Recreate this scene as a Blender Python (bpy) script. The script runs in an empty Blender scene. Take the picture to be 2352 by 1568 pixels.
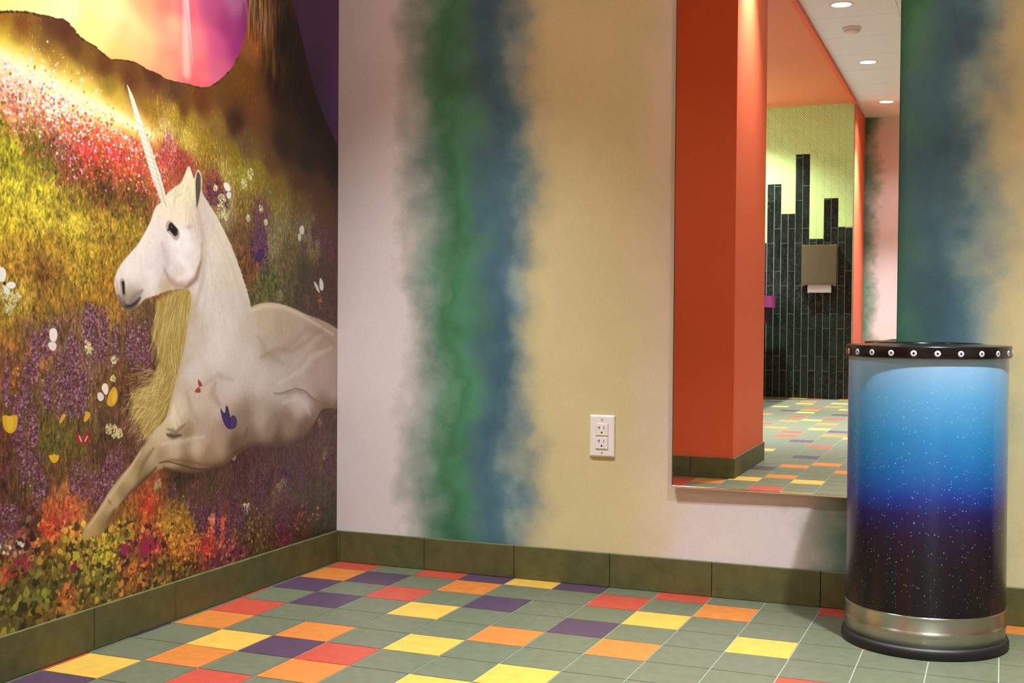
import bpy, bmesh, math, random
import numpy as np
from mathutils import Matrix, Vector
random.seed(11)
SC = bpy.context.scene
COL = SC.collection
# ------------------------------------------------------------------ camera
cam_d = bpy.data.cameras.new('camera'); cam = bpy.data.objects.new('camera', cam_d); COL.objects.link(cam)
cam_d.sensor_width = 36; cam_d.lens = 2776.21/2352*36; cam_d.clip_start = .02
yaw, pitch, roll = .386, -.0212, .0072
def _r(a, i, j):
    m = Matrix.Identity(3); c, s = math.cos(a), math.sin(a); m[i][i] = c; m[j][j] = c; m[i][j] = s; m[j][i] = -s; return m
RW = _r(roll, 0, 2) @ _r(pitch, 1, 2) @ _r(yaw, 0, 1)
right, fwd, up = RW[0], RW[1], RW[2]
M4 = Matrix.Identity(4)
for k in range(3):
    M4[k][0] = right[k]; M4[k][1] = up[k]; M4[k][2] = -fwd[k]
M4.translation = Vector((1.97955, -3.46833, .80002))
cam.matrix_world = M4
SC.camera = cam
# ------------------------------------------------------------------ world, exposure
w = bpy.data.worlds.new('world'); SC.world = w; w.use_nodes = True
w.node_tree.nodes['Background'].inputs[0].default_value = (1, .93, .86, 1)
w.node_tree.nodes['Background'].inputs[1].default_value = .05
SC.view_settings.view_transform = 'Standard'; SC.view_settings.look = 'None'
SC.view_settings.exposure = 0.0; SC.view_settings.gamma = 1
SC.view_settings.use_curve_mapping = False
LAMP_POWER = 580.0
SPILL_POWER = 27.0
LAMP_TINT = (.91, 1., 1.06)
# ------------------------------------------------------------------ helpers
def lin(c):
    return tuple((v/255/12.92 if v/255 <= .04045 else ((v/255+.055)/1.055)**2.4) for v in c)
def nd(t, kind, **kw):
    n = t.nodes.new(kind)
    for k, v in kw.items(): setattr(n, k, v)
    return n
def mat(name, rgb, rough=.5, metal=0., spec=.5, mottle=0., scale=40., bump=0., bscale=200., coat=0., aniso=0.):
    m = bpy.data.materials.new(name); m.use_nodes = True; t = m.node_tree; b = t.nodes['Principled BSDF']
    b.inputs['Roughness'].default_value = rough; b.inputs['Metallic'].default_value = metal
    b.inputs['Specular IOR Level'].default_value = spec; b.inputs['Coat Weight'].default_value = coat
    b.inputs['Anisotropic'].default_value = aniso; b.inputs['Anisotropic Rotation'].default_value = .25 if aniso else 0.
    c = lin(rgb)
    tc = nd(t, 'ShaderNodeTexCoord')
    no = nd(t, 'ShaderNodeTexNoise'); no.inputs['Scale'].default_value = scale; no.inputs['Detail'].default_value = 4
    t.links.new(tc.outputs['Object'], no.inputs['Vector'])
    r = nd(t, 'ShaderNodeValToRGB'); t.links.new(no.outputs['Fac'], r.inputs[0])
    r.color_ramp.elements[0].position = .25; r.color_ramp.elements[1].position = .75
    r.color_ramp.elements[0].color = tuple(v*(1-mottle) for v in c)+(1,)
    r.color_ramp.elements[1].color = tuple(min(1, v*(1+mottle)) for v in c)+(1,)
    t.links.new(r.outputs[0], b.inputs['Base Color'])
    if bump:
        n2 = nd(t, 'ShaderNodeTexNoise'); n2.inputs['Scale'].default_value = bscale; n2.inputs['Detail'].default_value = 3
        t.links.new(tc.outputs['Object'], n2.inputs['Vector'])
        bp = nd(t, 'ShaderNodeBump'); bp.inputs['Strength'].default_value = bump; bp.inputs['Distance'].default_value = .002
        t.links.new(n2.outputs['Fac'], bp.inputs['Height']); t.links.new(bp.outputs[0], b.inputs['Normal'])
    return m
def tint(m, i=0): return m.node_tree.nodes['Principled BSDF']
def bx(bm, lo, hi, mi=0):
    v = [bm.verts.new((x, y, z)) for x in (lo[0], hi[0]) for y in (lo[1], hi[1]) for z in (lo[2], hi[2])]
    fs = [bm.faces.new([v[i] for i in q]) for q in ((0, 1, 3, 2), (4, 6, 7, 5), (0, 4, 5, 1), (2, 3, 7, 6), (0, 2, 6, 4), (1, 5, 7, 3))]
    for f in fs: f.material_index = mi
    return fs
def lathe(bm, prof, n=96, c=(0, 0), closed=False, mi=0):
    rings = [[bm.verts.new((c[0]+r*math.cos(2*math.pi*k/n), c[1]+r*math.sin(2*math.pi*k/n), z)) for k in range(n)] for r, z in prof]
    pr = list(zip(rings, rings[1:]))+([(rings[-1], rings[0])] if closed else [])
    for a, b in pr:
        for k in range(n):
            f = bm.faces.new((a[k], a[(k+1) % n], b[(k+1) % n], b[k])); f.material_index = mi; f.smooth = True
    return rings
def cap(bm, ring, flip=False, mi=0):
    f = bm.faces.new(ring[::-1] if flip else ring); f.material_index = mi; return f
def obj(name, bm, mats, parent=None, bevel=0, seg=2, auto=None, recalc=True):
    if recalc: bmesh.ops.recalc_face_normals(bm, faces=bm.faces)
    me = bpy.data.meshes.new(name); bm.to_mesh(me); bm.free()
    for m in (mats if isinstance(mats, (list, tuple)) else [mats]): me.materials.append(m)
    o = bpy.data.objects.new(name, me); COL.objects.link(o)
    if parent: o.parent = parent
    if bevel:
        md = o.modifiers.new('bevel', 'BEVEL'); md.width = bevel; md.segments = seg; md.limit_method = 'ANGLE'; md.angle_limit = math.radians(40)
        for p in me.polygons: p.use_smooth = True
        wn = o.modifiers.new('wn', 'WEIGHTED_NORMAL')
    return o
def box(name, lo, hi, m, parent=None, bevel=0, seg=2):
    bm = bmesh.new(); bx(bm, lo, hi); return obj(name, bm, m, parent, bevel, seg)
def thing(name, label, cat, loc=(0, 0, 0), rotz=0, group=None):
    o = bpy.data.objects.new(name, None); COL.objects.link(o); o.location = loc; o.rotation_euler = (0, 0, rotz)
    o['label'] = label; o['category'] = cat
    if group: o['group'] = group
    return o
def struct(o): o['kind'] = 'structure'; return o
SKY_OUTLINE=[(-60,2100),(-60,1290),(120,1330),(325,1443),(350,1450),(387,1458),(413,1462),(434,1462),(469,1467),(491,1465),(511,1471),(531,1464),(550,1452),(563,1441),(589,1435),(618,1430),(638,1420),(673,1410),(703,1416),(730,1419),(767,1420),(800,1411),(839,1409),(878,1401),(908,1400),(956,1404),(991,1404),(1029,1405),(1061,1413),(1095,1431),(1132,1458),(1167,1486),(1193,1522),(1220,1567),(1235,1607),(1239,1649),(1245,1691),(1249,2100)]
DUSK_OUTLINE=[(1437,2100),(1462,1744),(1492,1707),(1524,1645),(1557,1576),(1601,1495),(1653,1428),(1737,1347),(1810,1289),(1900,2100)]
SKY_TINTS=[(155,1530,255,236,130),(325,1467,255,242,140),(520,1494,255,232,150),(665,1518,255,208,130),(792,1580,240,140,90),(876,1590,235,100,80),(965,1600,215,80,95),(1059,1634,165,60,100),(1178,1662,165,90,125),(1138,1593,150,40,95),(1220,1611,135,35,95),(591,1450,255,200,110),(743,1505,255,178,112),(711,1424,255,165,85),(911,1542,242,145,108),(947,1471,235,130,105),(1002,1505,225,105,105),(1098,1525,190,65,110),(1189,1544,150,40,105),(1021,1451,225,90,95),(1098,1466,200,85,115),(876,1413,245,135,90),(984,1410,225,85,85),(792,1462,250,160,100),(743,1696,240,150,90),(1002,1769,170,60,100)]
MEADOW_TINTS=[(325,1430,150,95,20),(387,1425,115,60,15),(479,1446,85,45,20),(520,1445,80,35,20),(325,1398,190,150,20),(375,1394,140,95,20),(452,1391,110,70,20),(548,1411,90,50,15),(325,1374,255,235,60),(374,1366,245,215,50),(439,1360,215,170,40),(492,1370,140,95,20),(591,1400,110,70,20),(650,1391,90,45,15),(533,1353,170,135,40),(325,1346,255,250,220),(374,1342,255,245,200),(439,1335,255,235,150),(520,1326,250,215,110),(590,1318,215,170,60),(665,1342,130,100,20),(696,1316,190,150,40),(743,1377,90,45,15),(825,1392,75,35,18),(912,1374,80,45,25),(808,1356,110,65,30),(1021,1370,95,45,15),(1139,1402,95,55,15),(1221,1465,105,60,12),(1263,1572,140,75,30),(1306,1656,130,85,50),(1352,1527,85,50,12),(1286,1389,105,55,25),(1180,1336,60,30,20),(1398,1472,40,20,10),(1444,1610,28,15,10),(1517,1493,25,12,10),(1593,1398,25,15,12),(1700,1276,30,18,15),(1396,1830,40,25,12),(1284,1799,130,85,50),(325,1300,245,190,170),(387,1283,240,190,160),(465,1277,250,210,170),(362,1241,225,130,90),(452,1246,230,150,110),(547,1281,250,220,180),(620,1282,255,225,150),(696,1274,250,210,140),(775,1264,220,180,100),(519,1237,225,120,80),(620,1231,215,90,50),(711,1234,215,110,60),(400,1209,150,110,50),(325,1189,170,150,30),(792,1223,205,90,60),(590,1186,200,60,45),(680,1187,205,60,45),(478,1181,115,70,35),(425,1174,110,95,25),(349,1145,180,170,30),(451,1129,130,115,30),(533,1139,130,70,40),(635,1130,120,60,30),(743,1163,180,75,45),(809,1171,190,80,50),(877,1212,165,70,60),(948,1199,150,60,50),(877,1268,200,165,90),(966,1258,190,160,60),(825,1315,150,110,25),(912,1318,165,130,35),(808,1329,140,95,25),(984,1307,150,115,30),(947,1335,90,50,15),(1099,1300,130,95,35),(1222,1281,100,70,40),(1060,1259,140,110,25),(1180,1239,130,105,20),(1353,1248,95,60,25),(1519,1215,80,45,20),(1647,1187,80,50,25),(1422,1308,45,28,18),(1544,1271,35,22,15),(1309,1205,130,110,30),(1222,1183,150,135,40),(1139,1186,160,135,60),(1400,1163,120,95,25),(1648,1105,95,60,30),(1520,1135,105,80,30),(361,1071,200,180,40),(451,1080,190,170,40),(547,1060,130,105,30),(650,1090,95,65,25),(759,1101,100,70,30),(349,1004,205,180,40),(438,1011,205,180,45),(547,1010,200,175,45),(650,1007,165,130,35),(743,1013,145,115,30),(374,949,170,130,35),(478,945,165,125,35),(590,941,180,145,35),(665,945,165,125,30),(361,892,165,120,35),(451,895,130,85,30),(590,880,165,130,35),(373,835,180,150,50),(478,837,150,110,30),(590,839,165,120,30),(650,861,160,110,25),(451,807,150,110,35),(665,798,165,115,35),(348,788,160,125,35),(399,749,114,77,55),(478,758,117,79,65),(590,778,122,84,72),(650,777,140,95,60),(361,740,165,110,40),(348,693,117,74,50),(425,691,150,95,50),(519,698,119,82,72),(605,695,117,79,67),(712,735,107,72,50),(792,755,99,69,45),(744,648,100,60,35),(680,630,110,70,40),(398,624,109,74,57),(464,621,112,77,62),(348,646,150,85,40),(547,616,107,74,55),(386,567,107,72,52),(451,553,95,75,35),(519,557,105,85,35),(590,562,115,85,50),(665,546,95,65,45),(728,541,100,60,45),(348,523,95,50,40),(398,480,107,72,55),(478,511,100,90,30),(561,493,95,80,30),(635,465,85,50,40),(712,468,95,55,45),(360,417,85,50,35),(424,418,99,69,47),(505,438,95,65,35),(576,420,114,79,55),(519,396,165,100,50),(590,377,145,80,65),(650,369,110,55,50),(347,362,85,50,40),(398,335,100,50,50),(464,344,185,85,45),(533,344,200,110,60),(477,302,180,80,40),(547,301,175,110,45),(323,309,130,90,70),(398,286,125,65,55),(464,265,130,85,35),(533,253,140,105,35),(347,248,120,70,35),(411,236,90,80,35),(491,220,105,90,35),(575,215,120,95,40),(650,211,125,110,35),(360,197,85,75,30),(424,174,85,85,35),(491,170,95,85,30),(360,150,95,90,35),(424,135,80,70,25),(518,144,130,75,35),(590,160,95,80,35),(665,155,100,90,35),(744,161,130,75,35),(696,235,130,105,35),(744,270,130,95,35),(793,229,135,60,45),(844,198,140,50,45),(728,208,120,70,50),(793,284,180,85,35),(810,315,170,80,40),(896,257,160,115,35),(914,197,165,95,30),(968,257,150,115,30),(987,196,180,100,50),(1083,216,205,95,70),(1123,185,190,80,65),(1063,171,170,60,45),(861,150,100,75,30),(969,118,90,60,25),(1143,133,125,60,65),(1103,116,95,40,50),(1227,155,90,70,30),(1314,115,85,60,30),(1227,118,100,45,55),(1359,133,80,50,30),(1429,147,95,35,45),(1551,114,75,40,25),(1655,111,55,45,25),(1501,189,85,40,40),(1602,160,70,55,30),(1708,144,55,50,25),(950,364,60,40,25),(1024,331,95,55,50),(1143,328,90,50,45),(1226,342,75,35,40),(1313,345,85,45,45),(1063,267,95,60,60),(1184,261,95,55,50),(1313,255,95,60,55),(1428,266,110,75,55),(1452,328,75,45,60),(1358,391,80,45,50),(1550,344,85,50,45),(1653,333,90,60,40),(1706,411,85,55,50),(1654,250,80,65,40),(1525,253,80,65,40),(1226,218,95,70,40),(1336,188,95,70,45),(1429,200,95,55,50),(1063,374,70,45,30),(1099,1146,115,50,45),(1140,1102,150,130,90),(1222,1109,120,95,40),(1309,1079,100,60,70),(1310,1003,90,45,80),(1223,1023,105,70,40),(1244,950,110,65,30),(1223,900,95,60,35),(1400,1125,130,110,50),(1400,1060,120,110,70),(1355,1006,130,120,80),(1545,1070,115,100,70),(1648,1050,95,60,55),(1702,1026,85,45,50),(1596,1006,110,100,60),(1448,959,95,80,40),(1355,904,95,95,40),(1448,894,90,80,40),(1546,936,65,55,35),(1649,940,70,50,35),(1703,887,70,45,35),(1597,857,75,50,35),(1310,852,95,85,40),(1650,789,75,50,40),(1497,842,70,60,30),(154,1347,220,190,40),(154,1164,160,150,40),(153,901,170,140,40),(152,638,110,70,60),(151,373,95,70,40),(150,196,90,85,35)]
HORSE_OUTLINE=[(683,867),(685,883),(693,902),(715,926),(743,949),(772,972),(800,1007),(821,1035),(829,1058),(842,1074),(863,1086),(886,1111),(912,1127),(941,1141),(955,1165),(973,1194),(986,1174),(996,1154),(1003,1175),(1012,1186),(1024,1179),(1031,1156),(1028,1127),(1045,1111),(1070,1090),(1100,1063),(1130,1029),(1160,995),(1185,959),(1206,924),(1228,887),(1249,848),(1258,818),(1277,826),(1315,833),(1367,835),(1420,830),(1478,820),(1547,802),(1637,785),(1704,768),(1787,739),(1789,490),(1665,504),(1639,493),(1621,474),(1587,442),(1549,420),(1475,407),(1404,402),(1335,412),(1290,421),(1247,417),(1200,407),(1163,391),(1132,380),(1092,376),(1043,372),(968,376),(913,390),(875,402),(847,401),(813,383),(763,364),(731,347),(707,334),(685,320),(667,301),(656,283),(647,273),(623,268),(597,268),(576,264),(573,277),(581,292),(597,306),(620,323),(642,345),(665,367),(684,384),(712,404),(744,424),(763,443),(784,463),(809,476),(836,505),(878,524),(895,563),(913,607),(936,663),(956,719),(971,788),(985,835),(978,864),(949,864),(913,862),(877,856),(826,842),(796,836),(776,820),(756,810),(734,802),(713,814),(696,835)]
HORSE_TINTS=[(986,649,220,206,200),(1101,705,225,210,205),(1061,942,222,208,198),(948,982,238,228,224),(743,906,238,228,218),(792,973,235,220,205),(912,1071,232,212,182),(966,1121,230,214,172),(985,915,232,214,206),(826,887,232,220,217),(886,912,225,210,212),(851,944,215,198,200),(826,964,228,215,205),(1140,921,218,200,178),(1100,991,222,204,182),(1182,825,212,197,187),(1042,824,220,206,200),(1141,776,222,208,202),(1004,753,205,188,172),(985,800,190,170,140),(1311,801,200,180,148),(1425,763,188,168,142),(1356,699,192,174,156),(1547,722,190,170,152),(1677,720,178,152,132),(1611,762,180,155,135),(1498,629,194,176,168),(1651,623,184,164,152),(1719,551,178,158,148),(1312,611,210,195,187),(1403,594,202,187,180),(1524,528,205,187,176),(1451,454,150,125,105),(1357,462,150,128,110),(1312,497,185,165,150),(1258,436,130,100,75),(1404,423,105,80,62),(1549,439,118,92,72),(1225,491,150,125,105),(1183,433,112,82,55),(1142,486,165,140,122),(1101,549,205,185,170),(1005,561,208,188,168),(913,527,215,196,158),(895,551,215,195,155),(935,560,222,205,175),(968,477,150,122,90),(1024,490,188,165,140),(1102,441,182,152,127),(1005,448,210,190,165),(913,450,205,185,155),(1063,409,165,135,105),(968,396,125,90,58),(1063,378,110,78,48),(861,431,165,140,100),(826,445,195,172,132),(776,401,160,135,90),(744,394,200,180,135),(793,372,100,75,45),(681,344,198,174,128),(720,354,150,125,80),(650,327,188,164,115),(612,291,205,176,118),(650,290,130,100,62),(627,273,175,140,85),(861,487,215,195,160),(967,673,200,182,160),(958,593,200,182,158),(1022,1091,205,185,165),(1028,1034,205,185,172),(1061,1036,215,198,180),(704,883,230,215,205),(727,831,150,130,110),(760,831,180,160,140),(809,854,220,205,195),(877,872,190,165,130),(930,873,215,195,180),(1692,489,130,100,75),(1761,492,110,85,60),(1256,751,205,188,172),(1224,665,215,200,193),(1162,606,212,196,190)]
MANE_OUTLINE=[(839,832),(913,858),(995,875),(987,823),(971,754),(949,691),(922,618),(899,562),(861,503),(818,477),(798,481),(779,521),(744,551),(753,572),(744,600),(773,612),(818,623),(829,642),(853,675),(836,722),(824,744),(836,777)]
HORSE_MODELLING=[((150,120,95),0.55,12,1,[(1030,987),(1028,940),(1008,898),(963,871),(920,873),(891,889),(874,911)]),((120,90,60),0.5,8,1,[(1026,940),(1004,893),(958,866)]),((185,160,145),0.55,14,1,[(1007,1090),(1026,1034),(1042,964),(1034,894),(1004,823)]),((175,150,145),0.35,16,1,[(863,978),(884,934),(870,900)]),((245,238,232),0.5,16,1,[(927,947),(967,926),(978,904),(930,891)]),((150,125,115),0.4,9,1,[(966,1027),(985,1031)]),((80,62,52),0.55,9,1,[(699,830),(716,816),(737,809),(760,818),(776,834)]),((55,44,38),0.8,7,1,[(718,818),(740,816),(761,824),(778,838)]),((40,30,26),0.8,3.2,0,[(724,817),(747,818),(766,829),(778,839)]),((60,48,40),0.75,9,1,[(699,841),(712,826),(727,816)]),((105,84,72),0.5,12,1,[(743,831),(763,842),(786,856)]),((165,140,120),0.4,18,1,[(1311,675),(1402,685),(1498,722),(1547,749)]),((205,188,178),0.45,12,1,[(1438,616),(1523,669),(1611,721),(1671,741)]),((120,90,70),0.75,2.5,0,[(1375,568),(1415,564),(1455,569),(1499,574),(1548,564),(1587,542),(1639,521),(1692,510),(1747,504)]),((140,112,95),0.45,9,1,[(1384,562),(1450,563),(1504,567),(1559,556),(1605,527),(1639,493),(1621,471)]),((225,210,200),0.5,14,1,[(1427,534),(1499,543),(1554,522),(1579,490)]),((110,82,62),0.5,14,1,[(1242,471),(1225,442),(1183,421)]),((150,122,105),0.4,14,1,[(1091,609),(1078,580),(1111,548)]),((165,140,120),0.4,12,1,[(967,587),(986,545),(1009,514)]),((75,52,32),0.85,8,1,[(885,487),(910,480),(940,480)]),((235,222,195),0.5,10,1,[(910,564),(917,538),(935,512)]),((120,85,55),0.6,5,1,[(857,418),(905,419),(968,410),(1034,393),(1112,382)]),((70,48,30),0.8,2.5,0,[(854,417),(887,417),(922,408),(986,389),(1043,378),(1102,379)]),((225,208,185),0.5,9,1,[(864,464),(949,465),(1043,468)]),((120,92,60),0.55,9,1,[(830,456),(793,425),(773,394)]),((85,60,38),0.8,9,1,[(840,405),(793,377),(744,354),(709,331)]),((95,70,45),0.65,8,1,[(684,322),(668,303),(659,281)]),((225,205,160),0.6,7,1,[(780,450),(728,404),(673,361),(627,320),(595,292)]),((85,60,45),0.75,17,1,[(1183,406),(1247,422),(1335,414),(1427,405),(1554,419),(1631,470)]),((90,65,40),0.7,14,1,[(1043,371),(1142,386),(1217,420)]),((85,60,38),0.7,9,1,[(871,403),(968,378),(1082,376)]),((190,165,120),0.5,8,1,[(982,846),(967,754),(942,663),(913,596),(892,540)]),((236,224,198),0.7,13,1,[(910,555),(906,528),(920,502)]),((120,92,62),0.6,7,1,[(887,501),(922,490),(958,507)]),((172,150,138),0.4,10,1,[(1033,606),(1101,631),(1172,615)]),((178,148,138),0.45,9,1,[(691,878),(699,845),(718,820)]),((228,214,186),0.6,9,1,[(1271,811),(1333,824),(1425,823),(1547,792),(1717,736)]),((165,146,126),0.45,16,1,[(1293,738),(1338,687),(1426,652)]),((158,138,122),0.4,14,1,[(1547,759),(1637,745),(1731,705)]),((222,206,196),0.5,14,1,[(1403,594),(1523,626),(1599,669),(1704,691)]),((160,138,122),0.45,9,1,[(1311,675),(1393,698),(1474,689),(1547,711),(1655,759)]),((205,188,165),0.5,6,1,[(1041,1081),(1100,1015),(1157,946),(1198,874),(1228,819)]),((195,176,158),0.4,6,1,[(1057,894),(1042,824),(1027,753)]),((120,90,55),0.5,5,0,[(662,348),(674,336)])]
HORN_OUTLINE=[(729,1360),(733,1358),(753,1334),(775,1295),(797,1257),(819,1221),(836,1187),(856,1154),(873,1114),(884,1088),(879,1070),(863,1078),(846,1109),(825,1140),(809,1173),(792,1210),(775,1247),(756,1291),(740,1332)]
EAR_OUTLINE=[(1007,1174),(1014,1180),(1024,1167),(1024,1132),(1015,1100),(1007,1079),(1003,1113),(1001,1150)]
SPIKES=[(418,759,120,0),(399,692,120,0),(464,778,90,0),(512,728,190,0),(554,747,150,0),(598,829,150,0),(623,819,130,0),(533,667,120,0),(576,655,100,0),(650,798,120,0),(677,777,110,0),(743,788,132,0),(784,783,110,0),(348,693,99,0),(379,625,135,0),(424,603,117,0),(398,537,126,0),(431,476,120,0),(360,388,81,0),(335,382,90,0),(554,453,80,0),(597,428,77,0),(635,413,88,0),(665,462,99,0),(704,479,90,0),(464,660,90,0),(801,722,77,0),(451,435,60,0),(1099,1158,60,1),(1060,1154,60,1),(1129,1137,54,1),(1298,1078,143,1),(1321,1029,108,1),(1276,1051,108,1),(1648,1078,98,1),(1701,1068,112,1),(1596,1088,84,1),(1545,1057,78,1),(1044,305,108,1),(1102,321,96,1),(1184,298,108,1),(1269,375,117,1),(1335,380,120,1),(1404,360,117,1),(1452,328,143,1),(1226,268,104,1),(1143,231,78,1),(1103,249,84,1),(1525,360,117,1),(1601,393,104,1),(1679,414,112,1),(1313,294,91,1),(1707,355,98,1),(1429,226,91,1),(968,327,72,1),(1015,285,66,1),(914,357,48,1)]
CREAM_HEADS=[(1119,1112,19),(1116,1082,21),(1140,1072,14),(1389,1059,18),(1355,1012,20),(1366,987,14),(1222,1170,16),(1254,1199,18),(1576,1032,26),(1545,1037,15),(1622,1021,15),(1406,847,18),(1413,860,13),(1520,1042,13),(1447,1063,13),(1309,1104,13),(355,825,19),(336,844,16),(373,835,12),(348,806,14),(598,716,14),(590,726,10),(684,688,11),(680,640,9),(684,513,17),(665,520,13),(704,506,12),(1183,415,14),(1179,397,9),(1639,459,14),(1428,292,20),(1405,282,15),(1674,365,14),(1666,345,9),(852,364,13),(840,357,9),(1244,1074,10),(1332,1068,10),(1447,1103,11),(1596,1101,10),(1090,1145,10),(1354,1159,9)]
BLOOMS=[((225,60,40),590,1196,150,74),((220,50,45),680,1187,120,54),((225,75,40),743,1163,80,47),((230,110,60),478,1240,160,81),((240,150,110),400,1257,160,81),((255,225,235),400,1304,170,81),((255,240,245),492,1291,150,81),((225,150,190),519,1167,50,33),((230,150,190),562,1127,30,40),((200,60,60),912,1206,90,37),((235,140,170),912,1223,30,37),((190,70,140),894,1248,50,24),((215,45,40),776,1113,20,47),((255,215,170),590,1278,120,67),((235,110,60),792,1245,60,40),((240,150,60),650,1235,70,67),((150,40,80),728,213,25,21),((170,30,80),818,214,50,33),((160,30,75),398,248,30,24),((220,70,45),471,313,60,29),((225,60,40),810,315,50,27),((235,110,60),547,342,70,40),((235,160,50),914,254,110,67),((230,150,50),968,188,90,54),((235,95,75),1103,213,110,29),((245,140,110),1083,234,60,20),((220,70,50),1044,175,60,29),((230,130,50),744,161,50,33),((225,190,50),665,240,90,67),((200,180,60),590,212,90,81),((225,120,50),518,144,30,27),((120,40,70),1205,128,50,33),((115,35,60),1429,161,60,47),((190,90,60),1526,172,20,33),((160,120,60),1269,199,70,81),((230,220,200),372,281,12,24),((215,200,190),1237,247,25,18),((235,225,215),329,294,6,18),((225,70,60),347,229,25,27),((150,50,110),341,457,20,16),((215,110,160),444,719,60,54),((200,130,200),576,676,80,81),((235,160,60),361,664,40,33),((235,170,60),438,651,30,27),((120,60,140),1310,1003,60,21),((205,110,60),1636,844,25,18),((230,120,70),1628,184,8,40),((200,70,60),526,335,40,27)]
WINGS_AND_TULIPS=[((240,238,228),[(334,898),(342,886),(339,867),(329,864),(314,871),(314,895)]),((240,238,228),[(339,861),(355,868),(371,862),(365,852),(349,851)]),((232,230,220),[(334,858),(351,852),(353,842),(344,837),(334,846)]),((50,40,30),[(331,864),(339,867),(341,861),(334,857)]),((238,228,220),[(470,762),(481,766),(493,761),(494,743),(486,732),(472,736),(468,750)]),((228,218,210),[(464,732),(478,735),(493,729),(489,716),(478,712),(467,720)]),((238,230,215),[(644,631),(659,631),(665,617),(659,601),(647,607),(639,621)]),((228,220,205),[(626,612),(644,608),(650,594),(635,587),(624,597)]),((235,228,215),[(1123,1160),(1143,1165),(1160,1152),(1156,1139),(1135,1140)]),((225,218,200),[(1144,1138),(1164,1138),(1160,1122),(1148,1118),(1138,1128)]),((215,210,195),[(1520,1071),(1540,1073),(1543,1050),(1525,1042),(1513,1055)]),((205,200,180),[(1506,1048),(1528,1043),(1521,1022),(1506,1028)]),((225,222,215),[(1636,918),(1654,906),(1660,886),(1649,872),(1633,882),(1631,901)]),((215,212,205),[(1597,906),(1618,896),(1636,874),(1631,866),(1607,884)]),((75,30,95),[(1288,977),(1314,991),(1328,981),(1317,963),(1301,950),(1283,957)]),((62,42,100),[(1113,542),(1124,526),(1138,522),(1140,547),(1150,536),(1158,512),(1162,490),(1156,479),(1142,486),(1126,505)]),((70,48,118),[(1158,506),(1170,515),(1185,510),(1191,496),(1187,482),(1167,478),(1154,480)]),((175,60,55),[(1012,625),(1022,620),(1033,608),(1027,603),(1016,604)]),((170,65,58),[(1014,604),(1024,599),(1026,588),(1008,588),(997,592)]),((165,30,40),[(556,526),(564,520),(576,502),(574,492),(561,492),(554,504)]),((165,30,40),[(599,524),(590,519),(577,502),(579,490),(590,488),(599,504)]),((230,190,190),[(561,513),(566,513),(574,498),(570,496)]),((230,190,190),[(595,510),(590,511),(580,497),(583,495)]),((225,175,30),[(329,576),(338,578),(350,574),(363,577),(375,573),(373,554),(365,540),(353,535),(338,543),(331,557)]),((235,190,50),[(340,573),(353,574),(363,569),(358,546),(348,542)]),((220,165,35),[(684,624),(696,611),(698,592),(687,576),(671,573),(656,580),(662,601),(671,614)]),((230,185,60),[(684,619),(693,602),(687,582),(674,582)]),((230,180,45),[(465,479),(475,476),(483,479),(491,475),(501,475),(497,462),(486,456),(473,462)]),((220,165,50),[(512,570),(522,565),(513,553),(502,544),(499,554)]),((225,170,50),[(587,570),(602,564),(599,553),(584,542),(577,547)]),((150,35,90),[(712,232),(728,233),(739,219),(733,205),(718,202),(704,214)]),((160,30,80),[(776,219),(801,221),(818,208),(810,191),(785,192)]),((130,25,70),[(540,216),(554,217),(558,202),(550,191),(537,201)])]
MARKS={'eye':(907,1017),'nostril':(715,860),'flare0':(954,1733),'flare1':(964,1431),'fl0':(958,1689),'fl1':(989,1459),'b0':(325,1356),'b1':(877,1235),'m0':(266,1398),'m1':(635,1305),'poll':(985,1146),'withers':(1256,826),'m2':(220,1379),'m3':(337,1347),'m4':(465,1318),'m5':(620,1288),'m6':(825,1248)}
# ---------------------------------------------------------------- printed wall covering (procedural picture, computed here)
# Wall coordinates in mm: x runs along the wall towards the corner (1800 = corner), z is the height above the floor.
PS = 0.9                      # picture cells per mm
PW, PH, PTOP = int(1800*PS), int(1900*PS), 1960
def _blur(a, r):
    r = int(max(1, r))
    for _ in range(2):
        for ax in (0, 1):
            pad = [(0, 0)]*a.ndim; pad[ax] = (r+1, r)
            c = np.cumsum(np.pad(a, pad, mode='edge'), axis=ax, dtype=np.float64)
            n = a.shape[ax]
            a = (np.take(c, range(2*r+1, 2*r+1+n), ax) - np.take(c, range(0, n), ax))/(2*r+1)
    return a.astype(np.float32)
def _cv(p): return (p[0]*PS, (PTOP-p[1])*PS)
def _mask(pts, soft=0):
    P = np.array([_cv(p) for p in pts])
    x0, y0 = np.floor(P.min(0)).astype(int)-2-3*int(soft); x1, y1 = np.ceil(P.max(0)).astype(int)+3+3*int(soft)
    x0 = max(x0, 0); y0 = max(y0, 0); x1 = min(x1, PW); y1 = min(y1, PH)
    if x1 <= x0 or y1 <= y0: return None
    w, h = x1-x0, y1-y0; m = np.zeros((h, w), np.float32)
    xs = np.arange(w)+x0
    Q = np.roll(P, -1, 0)
    for r in range(h):
        for sub in (.25, .75):
            y = y0+r+sub
            c = (P[:, 1] <= y) != (Q[:, 1] <= y)
            if not c.any(): continue
            X = np.sort(P[c, 0]+(y-P[c, 1])/(Q[c, 1]-P[c, 1])*(Q[c, 0]-P[c, 0]))
            for a, b in zip(X[::2], X[1::2]):
                m[r] += .5*np.clip(np.minimum(xs+1, b)-np.maximum(xs, a), 0, 1)
    m = np.clip(m, 0, 1)
    if soft: m = _blur(m, soft)
    return x0, y0, m
def _round(pts, n=2):
    for _ in range(n):
        pts = [q for a, b in zip(pts, list(pts[1:])+[pts[0]]) for q in ((.75*a[0]+.25*b[0], .75*a[1]+.25*b[1]), (.25*a[0]+.75*b[0], .25*a[1]+.75*b[1]))]
    return pts
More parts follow.
